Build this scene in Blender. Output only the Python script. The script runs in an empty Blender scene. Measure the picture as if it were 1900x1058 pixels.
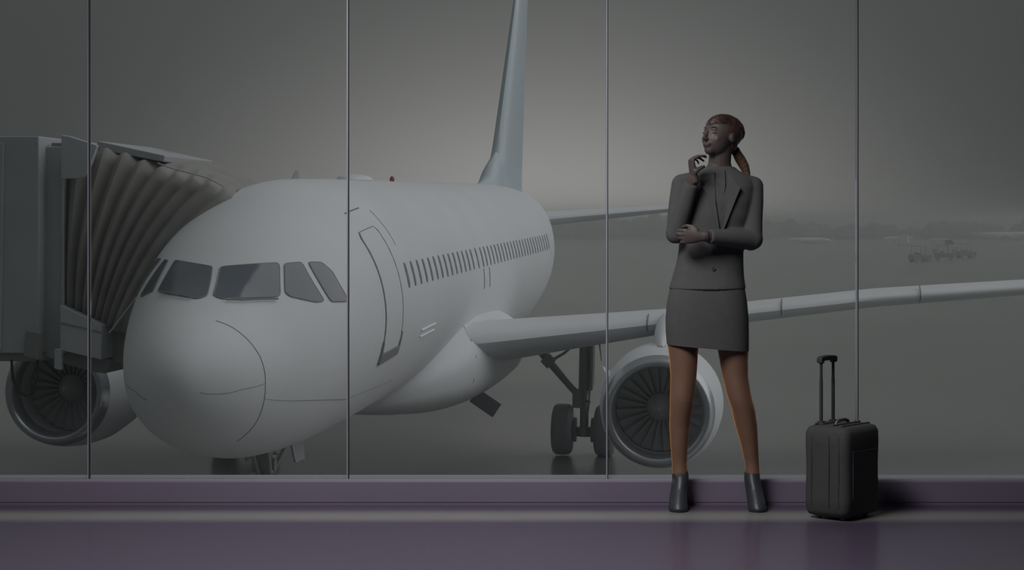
import bpy, bmesh, math, random
import numpy as np
from mathutils import Vector, Matrix
R = math.radians
random.seed(4)
C = bpy.context.scene.collection
S = bpy.context.scene

# ---------------------------------------------------------------- camera, sky, lights, exposure
CAM_Z = 1.294
cam_d = bpy.data.cameras.new('camera'); cam = bpy.data.objects.new('camera', cam_d); C.objects.link(cam)
cam.location = (0, 0, CAM_Z); cam.rotation_euler = (R(90), 0, 0)
cam_d.sensor_width = 36; cam_d.lens = 36*3547/1900
cam_d.shift_y = -(529-410)/1900
cam_d.clip_end = 6000
S.camera = cam
S.view_settings.view_transform = 'Standard'; S.view_settings.look = 'None'
S.view_settings.exposure = 0; S.view_settings.gamma = 1; S.view_settings.use_curve_mapping = False
S.cycles.use_denoising = True
S.cycles.max_bounces = 12; S.cycles.transparent_max_bounces = 12; S.cycles.volume_bounces = 8

SKY_BASE = (.040, .043, .0425)      # overcast dome
SKY_GLOW = (.322, .315, .304)      # hazy light low over the airfield
world = bpy.data.worlds.new('overcast_sky'); S.world = world; world.use_nodes = True
def sky():
    nt = world.node_tree; N = nt.nodes; L = nt.links; N.clear()
    def m(op, a, b=None, c=None):
        n = N.new('ShaderNodeMath'); n.operation = op
        for i, v in enumerate((a, b, c)):
            if v is None: continue
            if isinstance(v, (int, float)): n.inputs[i].default_value = v
            else: L.new(v, n.inputs[i])
        return n.outputs[0]
    tc = N.new('ShaderNodeTexCoord'); sp = N.new('ShaderNodeSeparateXYZ'); L.new(tc.outputs['Generated'], sp.inputs[0])
    az = m('MULTIPLY', m('ARCTAN2', sp.outputs[0], sp.outputs[1]), 57.2958)
    el = m('MULTIPLY', m('ARCSINE', sp.outputs[2]), 57.2958)
    a = m('DIVIDE', m('SUBTRACT', az, 1.0), 8.8)
    ga = m('EXPONENT', m('MULTIPLY', m('POWER', m('ABSOLUTE', a), 2.0), -1.0))
    e = m('DIVIDE', m('ABSOLUTE', el), 4.4)
    ge = m('EXPONENT', m('MULTIPLY', m('POWER', e, 1.35), -1.0))
    g = m('MULTIPLY', ga, ge)
    mix = N.new('ShaderNodeVectorMath'); mix.operation = 'SCALE'; mix.inputs[0].default_value = SKY_GLOW; L.new(g, mix.inputs['Scale'])
    add = N.new('ShaderNodeVectorMath'); add.operation = 'ADD'; L.new(mix.outputs[0], add.inputs[0])
    lift = N.new('ShaderNodeVectorMath'); lift.operation = 'SCALE'; lift.inputs[0].default_value = SKY_BASE; L.new(m('ADD', m('MULTIPLY', m('MAXIMUM', sp.outputs[2], 0.0), 4.2), 1.0), lift.inputs['Scale']); L.new(lift.outputs[0], add.inputs[1])   # overcast: brighter to the zenith
    bg = N.new('ShaderNodeBackground'); L.new(add.outputs[0], bg.inputs[0]); bg.inputs[1].default_value = 1.0
    o = N.new('ShaderNodeOutputWorld'); L.new(bg.outputs[0], o.inputs[0])
sky()
def light(name, kind, loc, energy, color=(1,1,1), **kw):
    d = bpy.data.lights.new(name, kind); d.energy = energy; d.color = color
    for k, v in kw.items(): setattr(d, k, v)
    o = bpy.data.objects.new(name, d); C.objects.link(o); o.location = loc
    return o
sun = light('veiled_sun', 'SUN', (0, 0, 30), .95, (1, .99, 1), angle=R(70))
sun.rotation_euler = Vector((.74, .24, .62)).to_track_quat('Z', 'Y').to_euler()
hall = light('hall_fill_light', 'AREA', (-.35, 6.4, 2.85), 95, (1, .965, .99), shape='RECTANGLE', size=1.0, size_y=1.6)  # added lamp out of view, brightens the middle of the hall

# ---------------------------------------------------------------- helpers
def link(name, me, m=None, parent=None):
    o = bpy.data.objects.new(name, me); C.objects.link(o)
    if m is not None: me.materials.append(m)
    if parent is not None: o.parent = parent
    return o
def tag(o, label=None, cat=None, group=None, kind=None):
    if label: o['label'] = label
    if cat: o['category'] = cat
    if group: o['group'] = group
    if kind: o['kind'] = kind
    return o
def empty(name, loc=(0,0,0), rot=(0,0,0)):
    o = bpy.data.objects.new(name, None); C.objects.link(o); o.location = loc; o.rotation_euler = rot; o.empty_display_size = .2
    return o
def mk(name, verts, faces, m, parent=None, smooth=True, autosmooth=None):
    me = bpy.data.meshes.new(name); me.from_pydata([tuple(map(float, v)) for v in verts], [], faces)
    bm = bmesh.new(); bm.from_mesh(me); bmesh.ops.recalc_face_normals(bm, faces=bm.faces); bm.to_mesh(me); bm.free()
    if smooth:
        me.shade_smooth()
        if autosmooth: me.set_sharp_from_angle(angle=R(autosmooth))
    return link(name, me, m, parent)
class MB:
    """collects pieces of one mesh"""
    def __init__(s): s.v = []; s.f = []
    def add(s, v, f):
        n = len(s.v); s.v += [tuple(map(float, p)) for p in v]; s.f += [tuple(i+n for i in q) for q in f]; return s
    def box(s, lo, hi, mat=None):
        x0,y0,z0 = lo; x1,y1,z1 = hi
        v = [(x0,y0,z0),(x1,y0,z0),(x1,y1,z0),(x0,y1,z0),(x0,y0,z1),(x1,y0,z1),(x1,y1,z1),(x0,y1,z1)]
        if mat is not None: v = [mat @ Vector(p) for p in v]
        return s.add(v, [(0,3,2,1),(4,5,6,7),(0,1,5,4),(1,2,6,5),(2,3,7,6),(3,0,4,7)])
    def loft(s, rings, cap=True, closed=True):
        n = len(rings[0]); v = [p for r in rings for p in r]; f = []
        for i in range(len(rings)-1):
            for j in range(n if closed else n-1):
                a = i*n+j; b = i*n+(j+1) % n; f.append((a, b, b+n, a+n))
        if cap and closed: f.append(tuple(range(n-1, -1, -1))); f.append(tuple(range((len(rings)-1)*n, len(rings)*n)))
        return s.add(v, f)
    def tube(s, pts, rad, n=10, cap=True):
        pts = [Vector(p) for p in pts]
        if isinstance(rad, (int, float)): rad = [rad]*len(pts)
        rings = []; up = None
        for i, p in enumerate(pts):
            t = (pts[min(i+1, len(pts)-1)]-pts[max(i-1, 0)]).normalized()
            if up is None: up = t.orthogonal().normalized()
            up = (up - t*up.dot(t)).normalized(); sd = t.cross(up)
            rings.append([p+(up*math.cos(2*math.pi*k/n)+sd*math.sin(2*math.pi*k/n))*rad[i] for k in range(n)])
        return s.loft(rings, cap)
    def ball(s, c, r, n=16, m=10, mat=None):
        rx, ry, rz = (r, r, r) if isinstance(r, (int, float)) else r
        rings = []
        for i in range(1, m):
            a = math.pi*i/m
            rings.append([(rx*math.sin(a)*math.cos(2*math.pi*k/n), ry*math.sin(a)*math.sin(2*math.pi*k/n), rz*math.cos(a)) for k in range(n)])
        c = Vector(c); M = mat or Matrix.Identity(3)
        rings = [[c+M @ Vector(p) for p in q] for q in rings]
        return s.loft(rings)
    def prism(s, poly, d):
        """poly: 3D points, extruded by vector d"""
        poly = [Vector(p) for p in poly]; d = Vector(d)
        return s.loft([poly, [p+d for p in poly]])
    def build(s, name, m, parent=None, smooth=True, ang=35):
        return mk(name, s.v, s.f, m, parent, smooth, ang)
def bevel(o, w, seg=2):
    b = o.modifiers.new('bevel', 'BEVEL'); b.width = w; b.segments = seg; b.limit_method = 'ANGLE'; b.angle_limit = R(40); return o
def remesh(mb, name, m, parent=None, vox=.005, it=4, fac=.5):
    """weld overlapping pieces into one continuous surface"""
    o = mb.build(name+'_tmp', None)
    r = o.modifiers.new('r', 'REMESH'); r.mode = 'VOXEL'; r.voxel_size = vox
    sm = o.modifiers.new('s', 'SMOOTH'); sm.iterations = it; sm.factor = fac
    dg = bpy.context.evaluated_depsgraph_get(); me = bpy.data.meshes.new_from_object(o.evaluated_get(dg))
    old = o.data; bpy.data.objects.remove(o); bpy.data.meshes.remove(old)
    me.name = name; me.materials.clear(); me.shade_smooth()
    return link(name, me, m, parent)

def mat(name, col, rough=.5, metal=0, var=.0, scale=4, bump=0, bscale=60, **kw):
    m = bpy.data.materials.new(name); m.use_nodes = True; nt = m.node_tree; N = nt.nodes; L = nt.links
    b = N['Principled BSDF']; b.inputs['Base Color'].default_value = (*col, 1)
    b.inputs['Roughness'].default_value = rough; b.inputs['Metallic'].default_value = metal
    for k, v in kw.items(): b.inputs[k.replace('_', ' ')].default_value = v
    tc = N.new('ShaderNodeTexCoord')
    if var:
        n = N.new('ShaderNodeTexNoise'); n.inputs['Scale'].default_value = scale; n.inputs['Detail'].default_value = 5
        L.new(tc.outputs['Object'], n.inputs['Vector'])
        r = N.new('ShaderNodeMapRange'); r.inputs[1].default_value = .3; r.inputs[2].default_value = .7
        r.inputs[3].default_value = 1-var; r.inputs[4].default_value = 1+var; L.new(n.outputs[0], r.inputs[0])
        x = N.new('ShaderNodeVectorMath'); x.operation = 'SCALE'; x.inputs[0].default_value = col; L.new(r.outputs[0], x.inputs['Scale'])
        L.new(x.outputs[0], b.inputs['Base Color'])
    if bump:
        n = N.new('ShaderNodeTexNoise'); n.inputs['Scale'].default_value = bscale; L.new(tc.outputs['Object'], n.inputs['Vector'])
        u = N.new('ShaderNodeBump'); u.inputs['Strength'].default_value = bump; u.inputs['Distance'].default_value = .01
        L.new(n.outputs[0], u.inputs['Height']); L.new(u.outputs[0], b.inputs['Normal'])
    return m
def glass_mat():
    m = bpy.data.materials.new('window_glass'); m.use_nodes = True; nt = m.node_tree; N = nt.nodes; L = nt.links; N.clear()
    o = N.new('ShaderNodeOutputMaterial'); t = N.new('ShaderNodeBsdfTransparent'); t.inputs[0].default_value = (.985, .99, .985, 1)
    g = N.new('ShaderNodeBsdfGlossy'); g.inputs['Roughness'].default_value = .02; g.inputs[0].default_value = (.9, .93, .95, 1)
    f = N.new('ShaderNodeFresnel'); f.inputs[0].default_value = 1.3
    x = N.new('ShaderNodeMixShader'); L.new(f.outputs[0], x.inputs[0]); L.new(t.outputs[0], x.inputs[1]); L.new(g.outputs[0], x.inputs[2]); L.new(x.outputs[0], o.inputs[0])
    return m
M = dict(
    glass=glass_mat(),
    floor=mat('polished_floor', (.088, .070, .108), .24, var=.04, scale=.8, IOR=1.38),
    strip=mat('floor_light_band', (.25, .255, .235), .24, var=.04, scale=3, IOR=1.38),  # bright light band on the floor, put in as colour
    curb=mat('painted_curb', (.20, .172, .235), .38, var=.04, scale=2),
    alu=mat('brushed_aluminium', (.42, .41, .47), .45, .3),
    gasket=mat('black_gasket', (.012, .012, .018), .6),
    wall=mat('hall_plaster', (.16, .15, .18), .8),
    white=mat('aircraft_white_paint', (.68, .70, .73), .55, var=.03, scale=.6, IOR=1.35),
    fin=mat('aircraft_tail_paint', (.50, .58, .64), .4),
    greyp=mat('aircraft_grey_paint', (.30, .31, .32), .45),
    seam=mat('panel_seam', (.22, .23, .25), .6),
    dark=mat('dark_metal', (.27, .274, .27), .5, .2),
    darker=mat('dark_rubber', (.23, .234, .23), .75),  # one even dark grey
    tyre=mat('tyre_rubber', (.34, .345, .341), .8, bump=.2, bscale=30),
    steel=mat('gear_steel', (.32, .325, .32), .45, .3),
    lip=mat('bare_metal_lip', (.40, .42, .45), .28, .7),
    duct=mat('inlet_duct', (.55, .56, .56), .5),
    blade=mat('fan_blade_metal', (.42, .425, .425), .6, 0),
    cockpit=mat('cockpit_glass', (.10, .115, .14), .12),
    cabin=mat('cabin_window', (.23, .24, .255), .3),
    red=mat('red_beacon_glass', (.35, .03, .03), .3),
    cab=mat('jet_bridge_panel', (.40, .415, .44), .55, var=.06, scale=1.2),
    cabl=mat('jet_bridge_light_panel', (.46, .475, .51), .5, var=.05, scale=1.5),
    bellow=mat('bellows_fabric', (.27, .265, .25), .85, var=.10, scale=3),
    apron=None,
    pale=mat('pale_paint', (.85, .87, .9), .5),
    cable=mat('black_cable', (.03, .03, .03), .7),
    suit=mat('suit_wool', (.085, .086, .084), .95, var=.05, scale=30, bump=.15, bscale=400),
    tights=mat('tan_tights', (.185, .105, .068), .55, var=.04, scale=20),
    skin=mat('skin', (.085, .068, .060), .5, var=.05, scale=20),
    hair=mat('brown_hair', (.072, .042, .031), .45, bump=.5, bscale=90),
    boot=mat('boot_leather', (.036, .042, .048), .45),
    case=mat('suitcase_nylon', (.055, .055, .054), .8, var=.06, scale=25, bump=.2, bscale=300),
    casep=mat('suitcase_plastic', (.05, .05, .05), .45),
    chrome=mat('tag_metal', (.15, .14, .13), .35, .5),
)
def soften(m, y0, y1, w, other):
    """band of light painted on the floor, edges fading into the floor colour"""
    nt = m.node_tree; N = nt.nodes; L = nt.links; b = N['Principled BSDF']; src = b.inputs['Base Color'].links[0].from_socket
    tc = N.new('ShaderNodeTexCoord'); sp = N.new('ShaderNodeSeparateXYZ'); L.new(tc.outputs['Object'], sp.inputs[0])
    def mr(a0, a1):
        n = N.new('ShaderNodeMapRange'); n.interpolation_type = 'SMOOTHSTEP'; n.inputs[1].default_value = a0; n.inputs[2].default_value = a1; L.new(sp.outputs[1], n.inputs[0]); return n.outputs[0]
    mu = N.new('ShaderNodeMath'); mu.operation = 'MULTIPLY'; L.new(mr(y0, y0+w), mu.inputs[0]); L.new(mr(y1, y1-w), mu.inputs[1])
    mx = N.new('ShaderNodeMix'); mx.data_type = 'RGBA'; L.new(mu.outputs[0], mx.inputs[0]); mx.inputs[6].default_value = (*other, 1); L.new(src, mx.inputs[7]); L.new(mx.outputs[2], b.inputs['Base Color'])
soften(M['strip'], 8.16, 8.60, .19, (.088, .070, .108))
sk = M['tights'].node_tree.nodes['Principled BSDF']
sk.inputs['Sheen Weight'].default_value = .9; sk.inputs['Sheen Tint'].default_value = (1, .42, .12, 1); sk.inputs['Sheen Roughness'].default_value = .35  # orange sheen stands in for warm backlight along the leg edges

# ---------------------------------------------------------------- apron and far airfield
AP = CAM_Z - 5.129
def apron_mat():
    m = bpy.data.materials.new('damp_concrete'); m.use_nodes = True; nt = m.node_tree; N = nt.nodes; L = nt.links
    b = N['Principled BSDF']; tc = N.new('ShaderNodeTexCoord')
    n = N.new('ShaderNodeTexNoise'); n.inputs['Scale'].default_value = .05; n.inputs['Detail'].default_value = 6; L.new(tc.outputs['Object'], n.inputs['Vector'])
    r = N.new('ShaderNodeValToRGB'); r.color_ramp.elements[0].position = .35; r.color_ramp.elements[1].position = .7
    r.color_ramp.elements[0].color = (.19, .19, .181, 1); r.color_ramp.elements[1].color = (.24, .239, .227, 1)
    L.new(n.outputs[0], r.inputs[0]); L.new(r.outputs[0], b.inputs['Base Color'])
    b.inputs['Roughness'].default_value = .22; b.inputs['IOR'].default_value = 2.1
    return m
M['apron'] = apron_mat()
def ground():
    mb = MB(); x0, x1, y0, y1 = -1500, 1500, 9.2, 3500
    v = [(x0,y0,AP),(x1,y0,AP),(x1,y1,AP),(x0,y1,AP),(x0,y0,AP-.5),(x1,y0,AP-.5),(x1,y1,AP-.5),(x0,y1,AP-.5)]
    mb.add(v, [(0,1,2,3),(4,7,6,5),(0,4,5,1),(1,5,6,2),(2,6,7,3),(3,7,4,0)])
    o = mb.build('apron_ground', M['apron'], smooth=False); o['kind'] = 'structure'
ground()
def haze():
    m = bpy.data.materials.new('ground_haze'); m.use_nodes = True; nt = m.node_tree; N = nt.nodes; L = nt.links; N.clear()
    o = N.new('ShaderNodeOutputMaterial'); v = N.new('ShaderNodeVolumeScatter'); v.inputs['Density'].default_value = .0036; v.inputs['Anisotropy'].default_value = .9
    v.inputs['Color'].default_value = (.97, .98, 1, 1); L.new(v.outputs[0], o.inputs['Volume'])
    b = MB().box((-700, 9.4, AP+.002), (700, 1400, AP+7.2)).build('ground_haze', m, smooth=False)
    tag(b, 'thin pale haze lying over the whole airfield outside the glass', 'haze', kind='stuff')
haze()

def hedge():
    """far line of trees along the airfield edge: nobody could count them"""
    mb = MB(); rnd = random.Random(7)
    for i in range(230):
        x = -240 + i*2.6 + rnd.uniform(-1, 1); y = 540 + rnd.uniform(-8, 25); h = rnd.uniform(4.2, 6.4)*(1+.25*math.sin(i*.13)); w = rnd.uniform(2.5, 4.5)
        rings = []
        for k, (t, s) in enumerate(((0, .75), (.25, 1), (.55, .92), (.8, .62), (.96, .2))):
            rings.append([(x+w*s*math.cos(a)*rnd.uniform(.85, 1.15), y+w*s*math.sin(a), AP+h*t) for a in [2*math.pi*j/8 for j in range(8)]])
        mb.loft(rings)
    o = mb.build('tree_line', mat('far_foliage', (.10, .125, .125), .9, var=.2, scale=.1))
    tag(o, 'long hazy blue-grey line of low trees along the far edge of the airfield', 'trees', kind='stuff')
hedge()

def small_jet(loc, rz, L_, label, group=None):
    root = empty('small_airliner', loc, (0, 0, rz)); tag(root, label, 'airplane', group)
    k = L_/30; wm = M['pale']
    rings = []
    for x, r, z in ((-15,.15,3.3),(-13,.7,3.0),(-9,1.3,2.7),(-4,1.6,2.5),(8,1.6,2.5),(11.5,1.45,2.4),(13.5,1.0,2.2),(14.7,.4,2.0)):
        rings.append([(x*k, r*k*math.cos(a), (z+r*math.sin(a))*k) for a in [2*math.pi*j/14 for j in range(14)]])
    MB().loft(rings).build('fuselage', wm, root)
    MB().prism([(-10*k,-.15*k,3.5*k),(-14*k,-.15*k,8.6*k),(-16*k,-.15*k,8.6*k),(-14*k,-.15*k,3.3*k)], (0,.3*k,0)).build('tail_fin', M['greyp'], root)
    for s in (-1, 1):
        MB().prism([(3*k,s*1.2*k,1.6*k),(-5*k,s*15*k,2.6*k),(-7*k,s*15*k,2.6*k),(-4*k,s*1.2*k,1.5*k)], (0,0,.25*k)).build('wing', wm, root)
        MB().prism([(-12.5*k,s*.4*k,3.4*k),(-15.5*k,s*5*k,3.7*k),(-16.5*k,s*5*k,3.7*k),(-15*k,s*.4*k,3.4*k)], (0,0,.15*k)).build('tailplane', wm, root)
        MB().tube([(3.5*k,s*4.6*k,1.0*k),(0,s*4.6*k,1.0*k)], [.75*k,.6*k], 12).build('engine', M['greyp'], root)
        MB().tube([(-1*k,s*2.5*k-.25*k,.5*k),(-1*k,s*2.5*k+.25*k,.5*k)], .5*k, 12).build('wheel', M['tyre'], root)
        MB().tube([(-1*k,s*2.5*k,.4*k),(-1*k,s*2.5*k,1.7*k)], .12*k, 8).build('gear_leg', M['steel'], root)
    MB().tube([(11*k,-.25*k,.4*k),(11*k,.25*k,.4*k)], .4*k, 12).build('wheel', M['tyre'], root)
    MB().tube([(11*k,0,.4*k),(11*k,0,1.3*k)], .1*k, 8).build('gear_leg', M['steel'], root)
    return root
def van(loc, rz, label, w=1.9, l=5.5, h=2.4, col=None, cat='van', name='service_van'):
    root = empty(name, loc, (0, 0, rz)); tag(root, label, cat)
    poly = [(-l/2,-w/2,.45),(-l/2,-w/2,h),(l*.2,-w/2,h),(l*.36,-w/2,h*.62),(l/2,-w/2,h*.52),(l/2,-w/2,.45)]
    bevel(MB().prism(poly, (0,w,0)).build('body', col or M['pale'], root, smooth=False), .06)
    MB().prism([(l*.215,-w/2-.02,h*.96),(l*.35,-w/2-.02,h*.64),(l*.02,-w/2-.02,h*.64),(l*.02,-w/2-.02,h*.92)], (0,w+.04,0)).build('side_window', M['cockpit'], root, smooth=False)
    for sx in (-.32, .32):
        for sy in (-1, 1): MB().tube([(l*sx,sy*(w/2-.1)-.12,.38),(l*sx,sy*(w/2-.1)+.12,.38)], .38, 14).build('wheel', M['tyre'], root)
    return root
def tug(loc, rz, label):
    root = empty('baggage_tug', loc, (0, 0, rz)); tag(root, label, 'vehicle')
    bevel(MB().box((-1.3,-.7,.35),(1.3,.7,.95)).build('chassis', M['dark'], root, smooth=False), .05)
    MB().box((-.5,-.6,.95),(-.05,.6,1.15)).build('seat', M['darker'], root, smooth=False)
    f = MB()
    for x in (-.9, .5):
        for y in (-.6, .6): f.tube([(x,y,.9),(x*.9,y,1.95)], .04, 6)
    f.box((-.95,-.68,1.93),(.6,.68,2.0)); f.build('canopy_frame', M['dark'], root, smooth=False)
    for x in (-.85, .85):
        for y in (-.65, .65): MB().tube([(x,y-.12,.3),(x,y+.12,.3)], .3, 12).build('wheel', M['tyre'], root)
    return root
def far(u, Y): return ((u-950)/3547*Y, Y, AP)
small_jet(far(1500, 420), 0.15, 10.5, 'small white airplane parked far off, its tail up at left, beyond the standing woman')
small_jet(far(1668, 480), R(200), 9, 'tiny pale airplane far off just right of the rightmost window joint')
small_jet(far(1868, 490), .1, 17, 'pale airplane in haze at the far right edge of the airfield')
van(far(1752, 300), R(-12), 'white service van far off on the airfield at right', 2.0, 4.6, 2.3)
van(far(1676, 400), R(75), 'pale round-looking van far off between the two right-hand airplanes', 2.0, 4.5, 2.2)
tug(far(1707, 238), .3, 'leftmost dark baggage tug, in front and left of the white van')
tug(far(1752, 250), -.2, 'dark baggage tug directly in front of the white van')
tug(far(1792, 262), .2, 'dark baggage tug right of the white van')

# ---------------------------------------------------------------- terminal hall
WY = 8.71
def st(name, mb, m, **k): o = mb.build(name, m, smooth=False); o['kind'] = 'structure'; return o
st('floor', MB().box((-6,-2.5,-.2),(6,8.16,0)).box((-6,8.60,-.2),(6,WY+.3,0)).box((-6,8.1,-.2),(6,8.65,-.01)), M['floor'])
st('trim_1', MB().box((-6,8.16,-.01),(6,8.60,0)), M['strip'])  # pale strip stands in for a band of light on the floor
st('wall_left', MB().box((-6.2,-2.5,0),(-6,WY+.3,3.5)), M['wall'])
st('wall_right', MB().box((6,-2.5,0),(6.2,WY+.3,3.5)), M['wall'])
st('wall_back', MB().box((-6.2,-2.7,0),(6.2,-2.5,3.5)), M['wall'])
st('ceiling', MB().box((-6.2,-2.7,3.5),(6.2,WY+.3,3.7)), M['wall'])
st('wall_front', MB().box((-6.2,WY,3.1),(6.2,WY+.3,3.5)), M['wall'])
bevel(st('baseboard_front', MB().box((-6,WY,.008),(6,WY+.18,.108)), M['curb']), .006, 3)
st('trim_2', MB().box((-6,WY+.003,0),(6,WY+.18,.012)), M['curb'])
st('trim_3', MB().box((-6,WY+.006,.108),(6,WY+.17,.114)), M['alu'])
GY = WY+.03
joints = [-4.29, -3.11, -1.933, -.749, .436, 1.579, 2.757, 3.94]
edges = [-6]+joints+[6]
for i in range(len(edges)-1):
    o = MB().box((edges[i]+.006,GY,.114),(edges[i+1]-.006,GY+.012,3.1)).build('window_%d' % (i+1), M['glass'], smooth=False); o['kind'] = 'structure'
for i, x in enumerate(joints):
    st('trim_%d' % (4+2*i), MB().box((x-.0055,GY-.012,.114),(x-.0005,GY+.02,3.1)), M['alu'])
    st('trim_%d' % (5+2*i), MB().box((x-.0005,GY-.010,.114),(x+.0035,GY+.02,3.1)), M['gasket'])

# ---------------------------------------------------------------- the airliner
plane = empty('passenger_airplane', (-2.943, 36.657, AP))
plane.rotation_euler = (Matrix.Rotation(-.13, 3, 'Z') @ Matrix.Rotation(.014, 3, 'X') @ Matrix.Rotation(.02, 3, 'Y')).to_euler()
tag(plane, 'white twin-engine passenger airplane parked nose-on at the jet bridge outside the glass', 'airplane')
def Q(x, y, z): return Vector((y, x-12, z+3.85))       # x aft of the nose, y sideways, z above the centreline
T = np.array([(0,-.62,-.62,0),(.06,-.40,-.84,.22),(.25,-.17,-1.08,.44),(.6,.07,-1.36,.70),(1.1,.30,-1.62,.96),(1.7,.56,-1.80,1.19),(2.3,.90,-1.93,1.39),(2.9,1.22,-2.02,1.55),(3.6,1.52,-2.07,1.69),(4.5,1.80,-2.10,1.82),(5.5,1.97,-2.10,1.92),(6.5,2.04,-2.09,1.96),(10,2.06,-2.07,1.975),(26,2.07,-2.07,1.975),(28,2.06,-1.85,1.93),(31,2.0,-1.15,1.62),(34,1.85,-.3,1.1),(36.5,1.6,.55,.6),(37.6,1.4,.95,.25)])
U = np.sqrt(T[:,0])
def pch(ys):
    h = np.diff(U); d = np.diff(ys)/h; m = np.zeros(len(U))
    for i in range(1, len(U)-1):
        if d[i-1]*d[i] > 0:
            w1 = 2*h[i]+h[i-1]; w2 = h[i]+2*h[i-1]; m[i] = (w1+w2)/(w1/d[i-1]+w2/d[i])
    m[0] = 1.5*d[0]-.5*m[1]; m[-1] = d[-1]
    def f(u):
        i = min(max(int(np.searchsorted(U, u))-1, 0), len(h)-1); t = (u-U[i])/h[i]
        return ys[i]*(2*t**3-3*t*t+1)+h[i]*m[i]*(t**3-2*t*t+t)+ys[i+1]*(-2*t**3+3*t*t)+h[i]*m[i+1]*(t**3-t*t)
    return f
ft, fb, fw = pch(T[:,1]), pch(T[:,2]), pch(T[:,3])
def surf(x, p, off=0):
    u = math.sqrt(max(x, 0)); t, b, w = ft(u), fb(u), fw(u)
    v = Q(x, w*math.sin(p), (t+b)/2+(t-b)/2*math.cos(p))
    if off:
        e = .01; a = surf(x+e, p)-v; c = surf(x, p+e)-v; n = c.cross(a).normalized()
        ctr = Q(x, 0, (t+b)/2)
        if n.dot(v-ctr) < 0: n = -n
        v = v+n*off
    return v
def fuselage():
    xs = list(np.linspace(.12, math.sqrt(7), 46)**2)+list(np.arange(7.5, 37.6, .6))+[37.6]
    n = 96; rings = [[surf(x, 2*math.pi*k/n) for k in range(n)] for x in [.0015]+xs]
    return MB().loft(rings).build('fuselage', M['white'], plane, ang=60)
fus = fuselage()
def chaikin(pts, it=2, c=.07):
    for k in range(it):
        out = []
        for i in range(len(pts)):
            a, b = pts[i], pts[(i+1) % len(pts)]; q = c if k == 0 else .25
            if k: q = .25 if i % 2 else .02
            out += [(a[0]+(b[0]-a[0])*q, a[1]+(b[1]-a[1])*q), (b[0]+(a[0]-b[0])*q, b[1]+(a[1]-b[1])*q)]
        pts = out
    return pts
from mathutils.bvhtree import BVHTree
skin_tree = BVHTree.FromPolygons([v.co.copy() for v in fus.data.vertices], [tuple(p.vertices) for p in fus.data.polygons])
def pane(name, poly, m, parent, off=.012, rings=6, dens=6, low=-.02):
    # flat panes: straight edges in space, laid onto the skin
    c3 = [surf(x, p) for x, p in poly]; q = []
    for i in range(len(c3)):                       # small corner radii
        a, o, c = c3[i-1], c3[i], c3[(i+1) % len(c3)]
        ra, rc = min(.05, (a-o).length*.3), min(.05, (c-o).length*.3)
        pa, pc = o+(a-o).normalized()*ra, o+(c-o).normalized()*rc
        q += [pa, (pa+pc)*.25+o*.5, pc]
    b = []
    for i in range(len(q)):
        k = dens if (q[(i+1) % len(q)]-q[i]).length > .08 else 1
        b += [q[i].lerp(q[(i+1) % len(q)], j/k) for j in range(k)]
    cen = sum(b, Vector())/len(b); n = len(b); nrm = Vector((0, 0, 0))
    for i in range(n): nrm += (b[i]-cen).cross(b[(i+1) % n]-cen)
    nrm.normalize(); nrm = nrm if nrm.dot(cen-Vector((0, -6, 3.85))) > 0 else -nrm; nrm = (nrm*.12+Vector((0, -1, 0))).normalized()   # window edges are cut straight as seen from ahead
    def sp(P, o):                                  # slide a point along the pane's normal onto the skin
        h = skin_tree.ray_cast(P+nrm*.6, -nrm, 1.5)
        if h[0] is None: return P+nrm*o
        return h[0]+(h[1] if h[1].dot(nrm) > 0 else -h[1])*o
    v = [sp(cen, off)]; f = []
    for r in range(1, rings+1): v += [sp(cen.lerp(p, r/rings), off) for p in b]
    v += [sp(p, low) for p in b]
    for j in range(n): f.append((0, 1+j, 1+(j+1) % n))
    for r in range(rings):
        for j in range(n): f.append((1+r*n+j, 1+(r+1)*n+j, 1+(r+1)*n+(j+1) % n, 1+r*n+(j+1) % n))
    o = mk(name, v, f, m, parent, True, 50)
    MB().tube([sp(p, .008) for p in b]+[sp(b[0], .008)], .010, 6).build('window_seal', M['seam'], o)
    return o
def patch(name, poly, m, parent, off=.012, rnd=True, rings=5, dens=3, low=-.02):
    if rnd: poly = chaikin(poly, 1)
    b = []
    for i in range(len(poly)):
        a, c = poly[i], poly[(i+1) % len(poly)]
        for k in range(dens): b.append((a[0]+(c[0]-a[0])*k/dens, a[1]+(c[1]-a[1])*k/dens))
    cx = sum(p[0] for p in b)/len(b); cy = sum(p[1] for p in b)/len(b); n = len(b)
    v = [surf(cx, cy, off)]; f = []
    for r in range(1, rings+1):
        v += [surf(cx+(p[0]-cx)*r/rings, cy+(p[1]-cy)*r/rings, off) for p in b]
    v += [surf(p[0], p[1], low) for p in b]
    for j in range(n): f.append((0, 1+j, 1+(j+1) % n))
    for r in range(rings):
        for j in range(n): f.append((1+r*n+j, 1+(r+1)*n+j, 1+(r+1)*n+(j+1) % n, 1+r*n+(j+1) % n))
    return mk(name, v, f, m, parent, True, 50)
def densify(pts, k=6, closed=False):
    out = []
    for i in range(len(pts) if closed else len(pts)-1):
        a, c = pts[i], pts[(i+1) % len(pts)]
        out += [(a[0]+(c[0]-a[0])*j/k, a[1]+(c[1]-a[1])*j/k) for j in range(k)]
    return out+([pts[0]] if closed else [pts[-1]])
def line(name, pts, r, m, parent, closed=False, k=6):
    return MB().tube([surf(x, p, r*.3) for x, p in densify(pts, k, closed)], r, 6).build(name, m, parent)
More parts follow.
